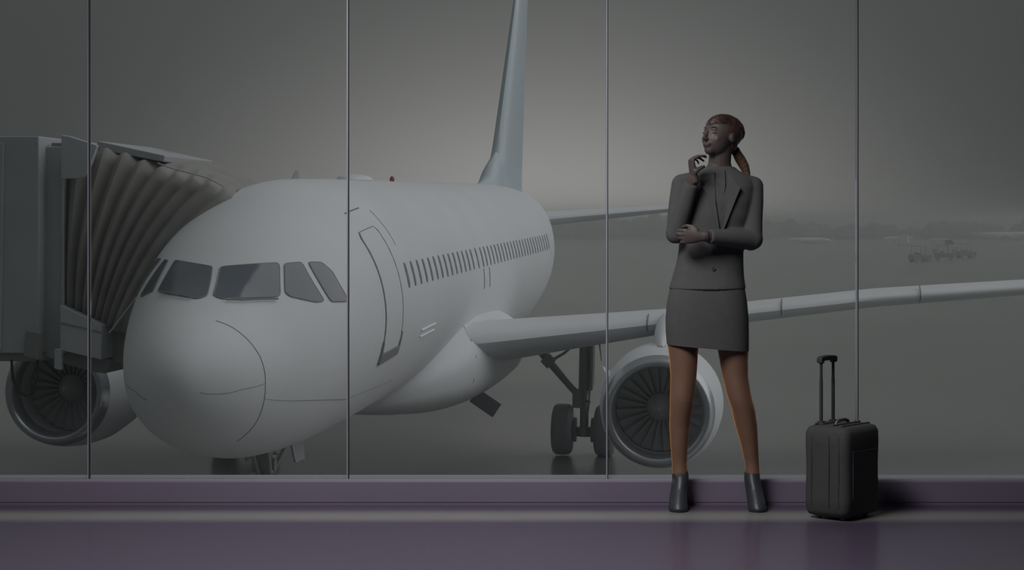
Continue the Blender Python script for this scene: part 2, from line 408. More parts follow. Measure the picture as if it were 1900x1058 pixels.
W = {'a': [(1.40,.157),(2.08,.052),(2.56,.541),(2.54,.576),(2.10,.768),(2.02,.759),(1.36,.288)],
     'b': [(2.64,.602),(2.92,.716),(2.84,1.117),(2.64,1.073),(2.22,.855),(2.20,.794)],
     'c': [(3.04,.759),(3.30,.846),(3.40,.969),(3.48,1.222),(3.44,1.248),(3.0,1.161)],
     'd': [(1.94,-.663),(2.54,-.524),(2.08,-.035),(1.36,.087),(1.26,-.009)],
     'e': [(2.06,-.742),(2.68,-.62),(2.84,-.689),(2.44,-.986),(2.36,-.97)],
     'f': [(3.04,-.759),(3.30,-.846),(3.40,-.969),(3.48,-1.222),(3.44,-1.248),(3.0,-1.161)]}
for k in 'dabecf':
    pane('cockpit_window', W[k], M['cockpit'], plane, .014)
for pts in ([(1.80,-.60),(1.42,-.314),(1.24,-.079)], [(1.34,.349),(1.50,.506),(1.98,.785)]):
    MB().tube([surf(x, p, .035) for x, p in densify(pts, 4)], .012, 6).build('wiper', M['darker'], plane)
# cabin windows, both sides
for s in (1, -1):
    for i in range(39):
        x = 6.55+.533*i + (.12 if i >= 14 else 0) + (.12 if i >= 15 else 0)
        c = 1.305; h = .102; w = .078
        poly = [(x+w*math.cos(a)*(1.0 if abs(math.cos(a)) < .9 else 1), s*(c+h*math.sin(a))) for a in [2*math.pi*j/12 for j in range(12)]]
        poly = [(x+w*np.sign(math.cos(a))*abs(math.cos(a))**.55, s*(c+h*np.sign(math.sin(a))*abs(math.sin(a))**.55)) for a in [2*math.pi*(j+.5)/12 for j in range(12)]]
        patch('cabin_window', poly, M['cabin'], plane, .008, rnd=False, rings=1, dens=1)
    door = patch('cabin_door', [(4.95,s*.85),(5.90,s*.85),(5.92,s*1.83),(4.97,s*1.84)], M['white'], plane, .010, rings=8, dens=8)
    line('door_seal', [(4.92,s*.90),(5.0,s*.85),(5.85,s*.85),(5.93,s*.9),(5.95,s*1.83),(4.94,s*1.84)], .011, M['seam'], door, True, 10)
    patch('door_sill', [(4.90,s*1.84),(5.97,s*1.83),(5.97,s*1.90),(4.90,s*1.925)], M['dark'], plane, .03, rnd=False, rings=2, dens=6)
    line('door_edge', [(4.915,s*1.74),(4.91,s*1.90)], .025, M['dark'], plane); line('door_edge', [(5.97,s*1.72),(5.97,s*1.88)], .022, M['dark'], plane)
    for x in (14.7, 15.5): line('exit_hatch_seam', [(x,s*1.42),(x,s*1.62)], .012, M['greyp'], plane)
line('radome_seam', [(.86,.45),(.94,.689),(1.02,.977),(1.10,1.257),(1.14,1.484),(1.16,1.676),(1.22,1.946),(1.30,2.234),(1.36,2.6)], .005, M['seam'], plane)
line('skin_seam', [(1.2,1.86),(2.16,1.963),(3.96,2.147),(7,2.2)], .006, M['lip'], plane)
line('skin_seam', [(.20,1.96),(.26,1.95),(.76,1.728),(1.16,1.649)], .004, M['seam'], plane)
line('skin_seam', [(1.0,-1.70),(.5,-1.85),(.28,-2.2)], .005, M['seam'], plane)
line('skin_seam', [(5.16,.654),(6.0,.654)], .012, M['seam'], plane)
line('skin_seam', [(6.5,1.05),(6.5,.7)], .006, M['seam'], plane)
for a in (1.79, 1.845): line('drain_strake', [(7.75,a),(9.1,a-.01)], .018, M['pale'], plane)
# beacon, antenna, dome on the crown
MB().ball(Q(13.8,.2,2.09), (.05,.05,.07)).build('beacon', M['red'], plane)
MB().ball(Q(11.2,0,2.06), (.32,.7,.11)).build('antenna_dome', M['white'], plane)
MB().prism([Q(6.3,-.01,2.0),Q(6.6,-.01,2.17),Q(6.75,-.01,2.17),Q(6.85,-.01,2.0)], (.02,0,0)).build('antenna', M['greyp'], plane)
# belly fairing with the wing root bulges
def fairing():
    rings = []
    for x, w, top, bot in ((9.8,.9,-1.75,-2.10),(10.4,1.6,-1.3,-2.22),(11.2,2.02,-.95,-2.34),(12,2.24,-.70,-2.42),(13,2.38,-.52,-2.46),(14.5,2.45,-.42,-2.48),(16,2.45,-.45,-2.48),(18,2.4,-.55,-2.46),(20,2.2,-.8,-2.36),(21.5,1.9,-1.2,-2.25),(23,1.2,-1.7,-2.08)):
        c = (top+bot)/2; h = (top-bot)/2; n = 64
        rings.append([Q(x, w*np.sign(math.sin(a))*abs(math.sin(a))**.72, c+h*np.sign(math.cos(a))*abs(math.cos(a))**.72) for a in [2*math.pi*j/n for j in range(n)]])
    return MB().loft(rings).build('belly_fairing', M['white'], plane, ang=70)
fairing()
def fp(x, a):
    xs = [9.8,10.4,11.2,12,13,14.5,16,18,20]; w = np.interp(x, xs, [.9,1.6,2.02,2.24,2.38,2.45,2.45,2.4,2.2]); top = np.interp(x, xs, [-1.75,-1.3,-.95,-.70,-.52,-.42,-.45,-.55,-.8]); bot = np.interp(x, xs, [-2.10,-2.22,-2.34,-2.42,-2.46,-2.48,-2.48,-2.46,-2.36])
    c = (top+bot)/2; h = (top-bot)/2; a = R(a); f = lambda t: np.sign(t)*abs(t)**.72
    return Q(x, w*f(math.sin(a)), c+h*f(math.cos(a)))
MB().tube([fp(x, a) for x, a in ((11.7,112),(11.9,95),(12.1,78),(12.4,60),(12.9,45),(13.5,36),(14.4,32),(15.5,32))], .010, 6).build('fairing_seam', M['seam'], plane)
MB().tube([fp(x, a) for x, a in ((12.9,125),(13.1,118),(13.4,112))], .010, 6).build('fairing_seam', M['seam'], plane)
AF = [(1,0),(.85,.022),(.65,.047),(.45,.060),(.3,.062),(.18,.056),(.09,.044),(.04,.031),(.012,.017),(0,0),(.012,-.017),(.04,-.030),(.09,-.040),(.18,-.048),(.3,-.052),(.45,-.048),(.65,-.033),(.85,-.014)]
def wing_loft(secs, vertical=False, sub=6):
    rings = []
    full = []
    for i in range(len(secs)-1):
        for j in range(sub):
            t = j/sub; full.append([a+(b-a)*t for a, b in zip(secs[i], secs[i+1])])
    full.append(secs[-1])
    for y, xle, z, c, tk, inc in full:
        r = []
        for a, b in AF:
            dx = a*c; dz = b*tk/.12*c - dx*math.sin(inc)
            r.append(Q(xle+dx, y, z+dz) if not vertical else Q(xle+dx, b*tk/.12*c, y))
        rings.append(r)
    return MB().loft(rings)
WS = [(1.5,12.1,-1.10,7.4,.135,.075),(2.4,12.55,-1.03,6.9,.130,.07),(4.6,13.7,-.80,5.4,.120,.055),(6.4,14.62,-.60,4.1,.115,.045),(10,16.5,-.22,3.2,.130,.03),(13.5,18.35,.01,2.5,.140,.02),(16.8,20.1,.28,1.6,.11,.01)]
for s in (1, -1):
    wg = wing_loft([(s*a[0],)+tuple(a[1:]) for a in WS]).build('wing', M['white'], plane, ang=60)
    MB().prism([Q(20.0,s*16.8,.30),Q(20.9,s*16.95,1.0),Q(21.8,s*16.95,1.0),Q(21.7,s*16.8,.3),Q(21.6,s*16.9,-.4),Q(20.9,s*16.9,-.4)], (s*.05,0,0)).build('wingtip_fence', M['white'], wg)
    # slat joints on the leading edge
    for y, x0, z0 in ((5.35,14.08,-.72),(8.0,15.46,-.42),(10.9,16.97,-.14)):
        MB().tube([Q(x0+.35,s*y,z0+.20),Q(x0+.06,s*y,z0+.10),Q(x0-.02,s*y,z0),Q(x0+.05,s*y,z0-.09),Q(x0+.3,s*y,z0-.16)], .014, 6).build('slat_joint', M['seam'], wg)
    tp = wing_loft([(s*a[0],)+tuple(a[1:]) for a in [(.6,31.2,1.0,4.2,.12,0),(6.2,34.9,1.58,1.5,.11,0)]]).build('tailplane', M['white'], plane, ang=60)
wing_loft([(1.7,28.9,0,7.4,.115,0),(2.3,29.6,0,6.6,.11,0),(3.2,30.5,0,5.8,.11,0),(8.0,34.2,0,2.7,.11,0)], True).build('tail_fin', M['fin'], plane, ang=60)
MB().loft([[Q(x, w*math.sin(a), 1.7+h*max(0,math.cos(a))) for a in [2*math.pi*j/16 for j in range(16)]] for x, w, h in ((25.5,.05,.33),(27.2,.2,.40),(28.6,.34,.62),(29.3,.36,1.0),(30.2,.30,1.3))]).build('dorsal_fillet', M['fin'], plane, ang=60)
# engines
def engine(s):
    cy, cz, x0 = 5.75*s, -2.10, 11.0
    def rev(prof, n=56, cap=False):
        return MB().loft([[Q(x0+x, cy+r*math.cos(2*math.pi*k/n), cz+r*math.sin(2*math.pi*k/n)) for k in range(n)] for x, r in prof], cap)
    nac = rev([(.28,1.04),(.6,1.10),(1.1,1.15),(1.8,1.16),(2.6,1.08),(3.3,.93),(3.3,.86),(2.2,.9)]).build('engine', M['white'], plane, ang=50)
    rev([(.42,.80),(.25,.80),(.10,.82),(.02,.865),(0,.91),(.03,.955),(.10,.99),(.28,1.04)]).build('inlet_lip', M['lip'], nac, ang=80)
    rev([(1.25,.86),(.9,.85),(.42,.80)]).build('inlet_duct', M['duct'], nac)
    MB().loft([[Q(x0+x, cy+r*math.cos(a), cz+r*math.sin(a)) for a in [2*math.pi*k/24 for k in range(24)]] for x, r in ((.55,.01),(.62,.07),(.8,.17),(1.0,.26))]).build('spinner', M['blade'], nac)
    MB().ball(Q(x0+.57,cy,cz), (.035,.02,.035), 10, 6).build('spinner_tip', M['lip'], nac)
    rev([(1.3,.01),(1.32,.88)]).build('fan_disc', M['darker'], nac)
    for k in range(24):
        a = 2*math.pi*k/24; pts = []
        for r, tw, ch in ((.24,.3,.10),(.5,.7,.13),(.72,1.0,.15),(.83,1.15,.15)):
            er = Vector((math.cos(a), 0, math.sin(a))); et = Vector((-math.sin(a), 0, math.cos(a))); ex = Vector((0,1,0))
            c = Q(x0+1.08, cy, cz)+er*r; d = et*math.sin(tw)*ch+ex*math.cos(tw)*ch
            pts.append([c-d+ex*.008, c+et*.012, c+d-ex*.008, c-et*.012])
        MB().loft(pts).build('fan_blade', M['blade'], nac)
    rev([(3.0,.62),(3.9,.52),(4.3,.42),(4.3,.36)]).build('exhaust_nozzle', M['dark'], nac)
    MB().loft([[Q(x, cy+w*math.cos(2*math.pi*k/12), z0+(z1-z0)*.5+(z1-z0)*.5*math.sin(2*math.pi*k/12)) for k in range(12)] for x, w, z0, z1 in ((11.9,.05,-1.1,-.93),(12.5,.16,-1.15,-.72),(13.3,.22,-1.2,-.52),(14.3,.24,-1.25,-.45),(15.5,.22,-1.25,-.55),(17,.12,-1.0,-.7))]).build('pylon', M['white'], nac, ang=60)
    for q in (-1, 1):
        a = math.pi/2+q*1.02*1.0; er = Vector((math.cos(a),0,math.sin(a)))
        if q == 1 or s == -1:
            base = Q(x0+.6, cy, cz)+er*1.10
            p = [base, base+Vector((0,.75,0)), base+Vector((0,.85,0))+er*.24, base+Vector((0,.35,0))+er*.16]
            MB().prism(p, er.cross(Vector((0,1,0)))*.03).build('strake', M['white'], nac, smooth=False)
    MB().ball(Q(12.05,cy,-.965), (.09,.12,.03)).build('vent_scoop', M['dark'], nac)
engine(1); engine(-1)
# main landing gear
rolz = lambda y: y*-.02
def gz(x, y): return -3.85 - (-.02*y) - .014*(x-12)   # local height of the apron under (x, y)
def main_gear(s):
    x, y = 17.7, 3.8*s; g = gz(x, y)
    leg = MB().tube([Q(x,y,-.9),Q(x,y,g+1.35)], .135, 16).tube([Q(x,y,g+1.4),Q(x,y,g+.5)], .095, 16).tube([Q(x,y,g+.62),Q(x,y,g+.42)], .16, 16).tube([Q(x,y,-1.35),Q(x,y,-1.2)], .17, 16).build('main_landing_gear', M['steel'], plane)
    MB().tube([Q(x,y-.5,g+.55),Q(x,y+.5,g+.55)], .075, 12).build('axle', M['steel'], leg)
    for q in (-1, 1):
        c = Q(x, y+q*.463, g+.56); pr = [(-.22,.30),(-.225,.42),(-.20,.50),(-.14,.55),(0,.56),(.14,.55),(.20,.50),(.225,.42),(.22,.30)]
        MB().loft([[c+Vector((a, r*math.cos(2*math.pi*k/40), r*math.sin(2*math.pi*k/40))) for k in range(40)] for a, r in pr]).build('wheel', M['tyre'], leg)
        MB().tube([c+Vector((-.24,0,0)),c+Vector((.24,0,0))], .22, 24).build('wheel_hub', M['steel'], leg)
        MB().tube([c+Vector((-q*.24,0,0)),c+Vector((-q*.30,0,0))], .27, 24).build('brake_unit', M['dark'], leg)
    MB().tube([Q(x-.1,y-s*1.18,-1.35),Q(x-.1,y-s*.75,-1.85),Q(x-.1,y-s*.12,g+1.30)], [.10,.085,.07], 12).build('side_stay', M['steel'], leg)
    MB().tube([Q(x-.1,y-s*.78,-1.82),Q(x-.1,y-s*.45,-1.62),Q(x-.1,y-s*.1,-1.28)], [.035,.03,.035], 8).build('lock_link', M['steel'], leg)
    MB().box((-.11,-.12,-.12),(.11,.12,.12), Matrix.Translation(Q(x-.1,y-s*.8,-1.80)) @ Matrix.Rotation(.8*s, 4, 'Y')).build('stay_joint', M['steel'], leg)
    MB().box((-.1,-.12,-.2),(.1,.12,.2), Matrix.Translation(Q(x-.05,y-s*.15,g+1.25))).build('stay_bracket', M['steel'], leg)
    MB().prism([Q(x+.25,y+s*.16,-1.25),Q(x+.3,y+s*.16,g+1.55),Q(x-.25,y+s*.16,g+1.45),Q(x-.3,y+s*.16,-1.25)], (s*.03,0,0)).build('gear_door', M['greyp'], leg)
    MB().tube([Q(x-.28,y+s*.13,-1.2),Q(x-.28,y+s*.15,-2.2),Q(x-.28,y+s*.12,g+1.1),Q(x-.25,y+s*.05,g+.7)], .018, 6).build('hydraulic_hose', M['dark'], leg)
    MB().tube([Q(x-.28,y+s*.3,-1.1),Q(x-.28,y+s*.33,-1.4),Q(x-.28,y+s*.38,-1.75)], [.02,.018,.008], 6).build('hydraulic_hose', M['dark'], leg)
    for zz in (-2.0, -2.3, -2.75): MB().tube([Q(x-.28,y+s*.14,g+(-zz-1.0)*.9+.3),Q(x-.1,y+s*.05,g+(-zz-1.0)*.9+.3)], .03, 6).build('hose_clamp', M['dark'], leg)
main_gear(1); main_gear(-1)
def nose_gear():
    x = 5.07; g = gz(x, 0)
    leg = MB().tube([Q(x,0,-1.9),Q(x,0,g+1.1)], .11, 16).tube([Q(x,0,g+1.1),Q(x,0,g+.38)], .075, 14).tube([Q(x,0,-2.25),Q(x,0,-2.45)], .16, 14).build('nose_landing_gear', M['steel'], plane)
    for q in (-1, 1):
        c = Q(x, q*.25, g+.38); pr = [(-.1,.2),(-.11,.3),(-.07,.36),(0,.38),(.07,.36),(.11,.3),(.1,.2)]
        MB().loft([[c+Vector((a, r*math.cos(2*math.pi*k/32), r*math.sin(2*math.pi*k/32))) for k in range(32)] for a, r in pr]).build('wheel', M['tyre'], leg)
        MB().tube([c+Vector((-.12,0,0)),c+Vector((.12,0,0))], .15, 20).build('wheel_hub', M['steel'], leg)
        MB().prism([Q(x+.1,q*.32,-2.05),Q(x+.9,q*.32,-2.05),Q(x+.8,q*.38,-2.42),Q(x+.2,q*.38,-2.40)], (q*.03,0,0)).build('gear_door', M['greyp'], leg)
        MB().tube([Q(x+.1,q*.3,-2.05),Q(x,q*.07,g+1.15)], .03, 8).build('brace', M['steel'], leg)
        MB().tube([Q(x-.5,q*.14,-2.05),Q(x-.05,q*.08,-2.7)], .035, 8).build('brace', M['steel'], leg)
        MB().tube([Q(x-.08,q*.17,g+1.15),Q(x-.16,q*.17,g+1.15)], .08, 14).build('taxi_light', M['lip'], leg)
    MB().tube([Q(x,-.3,g+.38),Q(x,.3,g+.38)], .05, 10).build('axle', M['steel'], leg)
    MB().box((-.16,-.05,-.08),(.16,.05,.1), Matrix.Translation(Q(x-.1,0,g+1.35))).build('steering_unit', M['dark'], leg)
nose_gear()
# open hatch door hanging behind the wing root
MB().box((-.16,-.04,-.30),(.16,.04,.28), Matrix.Translation(Q(15.3,1.95,-2.50)) @ Matrix.Rotation(-1.0, 4, 'Y')).build('service_flap', M['greyp'], plane, smooth=False)

# ---------------------------------------------------------------- jet bridge
cabr = empty('jet_bridge'); cabr.matrix_world = Matrix.Translation(plane.location) @ Matrix.Rotation(-.13, 4, 'Z')
tag(cabr, 'grey jet bridge cab with pleated bellows against the airplane door at left', 'jet bridge')
tilt = (Matrix.Rotation(.014, 3, 'X') @ Matrix.Rotation(.02, 3, 'Y'))
def B(x, y, z): return tilt @ Q(x, y, z)
def slabp(name, pts, x, d, m, parent, bv=.015):
    o = MB().prism([B(x, y, z) for y, z in pts], (0, d, 0)).build(name, m, parent, smooth=False)
    if bv: bevel(o, bv)
    return o
body = slabp('cab_wall', [(-9.5,2.52),(-3.32,2.61),(-3.27,-.68),(-9.5,-.85)], 3.9, 3.6, M['cab'], cabr)
for y in (-3.95, -4.75, -5.55, -6.4): slabp('panel_rib', [(y,2.5),(y+.09,2.5),(y+.09,-.66),(y,-.68)], 3.86, .06, M['cab'], body, .01)
slabp('cab_end_panel', [(-3.36,2.46),(-3.01,2.47),(-2.96,-.66),(-3.13,-.80),(-3.30,-.75)], 4.2, 3.2, M['cab'], cabr)
slabp('corner_strip', [(-3.05,2.3),(-3.0,2.3),(-2.96,-.62),(-3.01,-.62)], 4.14, .08, M['cabl'], cabr, .008)
fin = slabp('hood_panel', [(-3.0,2.64),(-2.86,2.62),(-2.43,2.49),(-2.52,2.22),(-2.59,2.06),(-2.64,2.00),(-2.72,1.98),(-2.99,1.97)], 3.98, .1, M['cabl'], cabr)
slabp('roof_edge', [(-2.63,2.57),(-1.55,2.36),(-1.57,2.26),(-2.66,2.44)], 4.55, 2.6, M['cab'], cabr)
slabp('roof_light_rail', [(-3.25,2.47),(-3.02,2.47),(-3.02,2.52),(-3.25,2.52)], 4.25, .4, M['dark'], cabr, 0)
low = slabp('bumper_box', [(-2.98,.06),(-2.31,-.23),(-2.32,-.76),(-2.97,-.63)], 3.98, 3.4, M['cabl'], cabr)
slabp('box_ledge', [(-2.97,-.20),(-2.32,-.33),(-2.32,-.35),(-2.97,-.22)], 3.965, .03, M['dark'], low, 0)
slabp('support_post', [(-3.04,-.61),(-2.93,-.61),(-2.93,-.93),(-3.04,-.91)], 3.93, .1, M['cabl'], cabr, .01)
slabp('under_beam', [(-9.5,-.85),(-3.27,-.68),(-3.27,-.81),(-9.5,-.98)], 3.97, 3.3, M['darker'], cabr)
slabp('control_box', [(-3.42,-.32),(-3.21,-.35),(-3.22,-.77),(-3.45,-.71)], 3.72, .22, M['darker'], cabr)
slabp('sill_guard', [(-2.62,-.25),(-2.08,-.33),(-2.08,-.84),(-2.62,-.87)], 4.5, 2.6, M['dark'], cabr)
slabp('floor_slab', [(-3.05,-.68),(-2.28,-.79),(-2.36,-1.0),(-2.55,-.98),(-3.05,-.86)], 4.3, 2.9, M['darker'], cabr)
MB().tube([B(3.9,y,z) for y, z in [(-3.7,-.79),(-3.69,-.95),(-3.67,-1.10),(-3.58,-1.28),(-3.45,-1.34),(-3.35,-1.28),(-3.3,-1.04),(-3.29,-.78)]], .022, 8).build('hanging_cable', M['cable'], cabr)
slabp('tunnel', [(-22,2.2),(-9.3,2.4),(-9.3,-.8),(-22,-.9)], 4.3, 2.8, M['cab'], cabr)
# lift column of the bridge, left of the frame
for x in (4.3, 6.9):
    c = B(x, -11.5, 0)
    MB().tube([(c.x,c.y,3.0),(c.x,c.y,.7)], .2, 16).build('lift_column', M['cabl'], cabr)
    w = MB().tube([(c.x-.2,c.y,.5),(c.x+.2,c.y,.5)], .5, 24).build('wheel', M['tyre'], cabr)
MB().box((-11.9,B(4.0,-11.5,0).y,.6),(-11.1,B(7.2,-11.5,0).y,1.0)).build('bogie_frame', M['dark'], cabr, smooth=False)

def bellows():
    Tt = [(4.3,-3.02,2.36),(4.4,-2.55,2.44),(4.45,-2.15,2.34),(4.45,-1.72,2.16),(4.4,-1.29,2.02),(4.35,-.83,1.93),(4.45,-.42,1.72)]
    Rr = [(4.8,-3.21,2.52),(4.9,-2.72,2.50),(5.0,-2.18,2.43),(5.1,-1.71,2.32),(5.15,-1.35,2.21),(5.15,-.96,2.07),(5.2,-.56,1.84)]
    Mm = [(4.2,-2.99,1.25),(4.15,-2.73,1.21),(4.1,-2.44,1.16),(4.1,-2.16,1.1),(4.1,-1.89,1.03),(4.05,-1.57,.95),(3.97,-1.17,.85)]
    Bb = [(4.2,-2.98,.03),(4.2,-2.83,-.04),(4.2,-2.67,-.11),(4.2,-2.52,-.18),(4.2,-2.38,-.25),(4.2,-2.23,-.33),(4.2,-1.95,-.39)]
    def at(L_, t):
        f = t*(len(L_)-1); i = min(int(f), len(L_)-2); f -= i
        return Vector(L_[i]).lerp(Vector(L_[i+1]), f)
    N_ = 9; seg = 6; cols = []
    tot = N_*seg
    for i in range(tot+1):
        t = (i/tot)
        tt = t**.85
        ph = (i/seg) % 1; tri = 1-abs(2*ph-1); tri = tri*tri*(3-2*tri)      # 0 valley, 1 ridge
        r, m, b = at(Rr, tt), at(Mm, tt), at(Bb, tt); tp = at(Tt, tt)
        am = .16*(1-.45*t)
        tp = tp+Vector((-am*(tri-.3), 0, .10*(tri-.6)*(1-.3*t))); m = m+Vector((-am*(tri-.4)*1.1, .02*(tri-.5), 0)); b = b+Vector((-am*.7*(tri-.4), 0, .02*tri))
        far_r = Vector((r.x+1.7, r.y, r.z+.02)); far_t = Vector((r.x+2.1, r.y, r.z-.15)); far_b = Vector((7.3, b.y, b.z))
        pts = []
        for k in range(15):                              # near wall: quadratic through top, middle, bottom
            s = k/14; q = tp*((1-s)*(1-2*s))+m*(4*s*(1-s))+b*(s*(2*s-1)); pts.append(q)
        up = [r.lerp(tp, k/3) for k in range(3)]
        cols.append([B(*far_b), B(*far_t), B(*far_r)]+[B(*p) for p in up]+[B(*p) for p in pts])
    mb = MB().loft(cols, cap=False, closed=False)
    o = mb.build('bellows', M['bellow'], cabr, ang=75)
    sd = o.modifiers.new('solid', 'SOLIDIFY'); sd.thickness = .02; sd.offset = 0
    # hem piping along the end that presses on the fuselage, and a light cord along the roof edge
    MB().tube([p for p in cols[-1][3:]], .03, 8).build('bellows_hem', M['dark'], o)
    MB().tube([B(*(at(Tt, t)+Vector((-.1,0,.12)))) for t in (.55,.65,.75,.85,.95)], .012, 6).build('cord', M['cabl'], o)
    MB().tube([B(4.0,-1.35,.75),B(4.0,-1.75,.25),B(4.0,-2.2,-.35)], .014, 6).build('cord', M['cabl'], o)
bellows()

# ---------------------------------------------------------------- woman
K = .00243
def J(u, v, d=0): return Vector(((u-1327)*K, d, (945-v)*K))
def ell(c, hw, hd, n=28, rot=0, tilt_=0, p=1.0):
    out = []
    for k in range(n):
        a = 2*math.pi*k/n; x = hw*np.sign(math.cos(a))*abs(math.cos(a))**p; y = hd*np.sign(math.sin(a))*abs(math.sin(a))**p
        out.append(c+Vector((x*math.cos(rot)-y*math.sin(rot), x*math.sin(rot)+y*math.cos(rot), x*tilt_)))
    return out
def hand(mb, wrist, d, n, s, curl, sc=1.0, thumb=None):
    """palm and five separate fingers. d: wrist to knuckles, n: side the fingers close to, s: thumb side"""
    d = Vector(d).normalized(); n = Vector(n); n = (n-d*n.dot(d)).normalized(); s = d.cross(n); 
    if s.dot(Vector(thumb[0])) < 0: s = -s
    w = Vector(wrist)
    def ring(c, a, b): return [c+s*a*math.cos(2*math.pi*k/14)+n*b*math.sin(2*math.pi*k/14) for k in range(14)]
    mb.loft([ring(w-d*.03, .026*sc, .020*sc), ring(w, .026*sc, .019*sc), ring(w+d*.03*sc, .034*sc, .017*sc), ring(w+d*.06*sc, .038*sc, .014*sc), ring(w+d*.082*sc, .037*sc, .011*sc)])
    for i, (ln, rd) in enumerate(((.068,.0085),(.076,.0088),(.071,.0084),(.056,.0074))):
        off = (.029-.0192*i)*sc; p = w+d*(.070-.003*abs(i-1))*sc+s*off; q = d.copy(); pts = [p, p+q*.012*sc]; rr = [rd*sc*1.05]*2
        for j, fr in enumerate((.45,.30,.25)):
            q = (Matrix.Rotation(curl[i][j], 3, d.cross(n)) @ q).normalized(); pts.append(pts[-1]+q*ln*fr*sc); rr.append(rd*sc*(1-.10*(j+1)))
        mb.tube(pts, rr, 10)
        mb.ball(pts[-1], rr[-1]*1.0, 10, 6)
    p = w+d*.018*sc+s*.026*sc; t = [p]+[w+Vector(x) for x in thumb[1]]
    mb.tube(t, [.014*sc,.0115*sc,.0098*sc,.008*sc][:len(t)], 10); mb.ball(t[-1], .008*sc, 10, 6)

woman = empty('person', (.916, 8.585, 0)); 
tag(woman, 'woman in dark skirt suit and ankle boots by the glass, hand at chin', 'person')
YAW_H = R(-48); hc = J(1333, 256.5, -.005)
HM = Matrix.Rotation(YAW_H, 3, 'Z') @ Matrix.Rotation(R(-9), 3, 'X')      # head frame: -y is where the face looks
def H(x, y, z): return hc+HM @ Vector((x, y, z))
LEGL = [(640,1266,27.5),(670,1267,25),(700,1267,23),(745,1263,20.5),(790,1260,17.8),(830,1259.5,14.8),(860,1260,12.6),(885,1261,13.2),(905,1260,14)]
LEGR = [(640,1358,28.5),(670,1360,25),(700,1362.5,22.5),(735,1369,21.2),(760,1377,20.4),(790,1383,19.5),(830,1390,14.8),(865,1395,11.6),(885,1395,12.5),(905,1395,14)]
def ldepth(v): return np.interp(v, [640,700,745,790,860,905], [.005,0,-.008,.012,.022,.012])
E_R = J(1250, 436, -.07); W_R = J(1280, 332, -.155); S_R = J(1264, 345, .0)
E_L = J(1391, 446, -.06); W_L = J(1292, 440, -.20); S_L = J(1396, 349, .01)
def body():
    mb = MB()
    rows = [(642,1312,52,.07),(620,1312,64,.095),(590,1311,73,.12),(560,1311,68,.115),(520,1315,57,.10),(480,1318,50,.09),(450,1321,50,.09),(410,1327,53,.098),(370,1329,54,.10),(345,1330,52,.075),(330,1331,42,.058),(318,1333,26,.048),(305,1334,21,.048),(285,1336,20,.05)]
    mb.loft([ell(J(u, v, .01), hw*K, hd) for v, u, hw, hd in reversed(rows)])
    for L_ in (LEGL, LEGR):
        rings = [ell(J(u, v, ldepth(v)), hw*K, hw*K*(1.12 if v < 880 else 1.3), 24) for v, u, hw in L_]
        mb.loft([ell(J(L_[0][1]-(5 if L_ is LEGR else -5), 600, .005), .055, .07, 24)]+rings)
        u = L_[-1][1]; mb.tube([J(u, 890, .015), J(u-(2 if u < 1300 else -4), 925, -.04), J(u-(4 if u < 1300 else -7), 938, -.10)], [.034,.03,.02], 14)
    # arms
    for s_, e_, w_ in ((S_R, E_R, W_R), (S_L, E_L, W_L)):
        mb.tube([s_, s_.lerp(e_, .5), e_], [.030,.036,.033], 16); mb.ball(e_, .035); mb.tube([e_, e_.lerp(w_, .35), w_], [.036,.034,.024], 16)
    hand(mb, W_R, J(1274,296)-J(1280,332), (1,.15,0), (0,-1,0), [(1.25,.30,.20),(1.3,.45,.3),(1.35,.7,.4),(1.4,.9,.6)], .95, ((.2,-1,0), [(.016,-.022,.030),(.032,-.016,.040),(.045,-.006,.044)]))
    hand(mb, W_L, (-1,-.02,-.02), (0,1,.12), (0,0,1), [(.5,.8,.6),(.5,.85,.6),(.55,.85,.6),(.6,.9,.6)], .92, ((0,0,1), [(-.035,.0,.040),(-.062,.012,.046),(-.08,.03,.040)]))
    # head
    mb.ball(H(0,.012,.022), (.070,.086,.074), 28, 18, HM)
    mb.ball(H(0,-.016,-.020), (.060,.066,.074), 24, 16, HM)
    mb.ball(H(0,-.052,-.070), (.026,.026,.024), 16, 10, HM)           # chin
    mb.ball(H(0,-.060,.020), (.040,.018,.012), 16, 8, HM)             # brow
    mb.tube([H(0,-.078,.014), H(0,-.090,-.008), H(0,-.101,-.024), H(0,-.088,-.032)], [.006,.0075,.0095,.007], 12)
    for q in (-1, 1):
        mb.ball(H(q*.008,-.090,-.028), (.007,.008,.006), 10, 6, HM)
        mb.ball(H(q*.032,-.052,-.022), (.020,.016,.022), 14, 8, HM)   # cheekbones
        mb.ball(H(q*.070,.012,-.004), (.008,.016,.028), 12, 8, HM)    # ears
    mb.ball(H(0,-.080,-.048), (.022,.010,.006), 14, 8, HM); mb.ball(H(0,-.078,-.056), (.019,.010,.006), 14, 8, HM)
    mb.tube([H(0,.015,-.04), J(1334,312,.012)], [.052,.050], 18)
    return remesh(mb, 'body', M['skin'], woman, .004, 8, .5)
bd = body()
for L_ in (LEGL, LEGR):
    rings = [ell(J(L_[0][1]-(4 if L_ is LEGR else -4), 615, .006), 22*K, .065, 32)]+[ell(J(np.interp(v, [q[0] for q in L_], [q[1] for q in L_]), v, ldepth(v)), np.interp(v, [q[0] for q in L_], [q[2] for q in L_])*K+.0025, np.interp(v, [q[0] for q in L_], [q[2] for q in L_])*K*1.12+.0035, 32) for v in range(640, 890, 10)]
    MB().loft(rings).build('stocking', M['tights'], bd)
for q in (-1, 1):
    MB().ball(H(q*.028,-.0665,.004), (.0115,.008,.0065), 16, 10, HM).build('eye', mat('eye', (.10,.09,.085), .3) if q < 0 else bpy.data.materials['eye'], bd)
    MB().tube([H(q*.014,-.0765,.024),H(q*.028,-.0735,.029),H(q*.040,-.064,.027)], [.0015,.0022,.001], 6).build('eyebrow', M['hair'], bd)
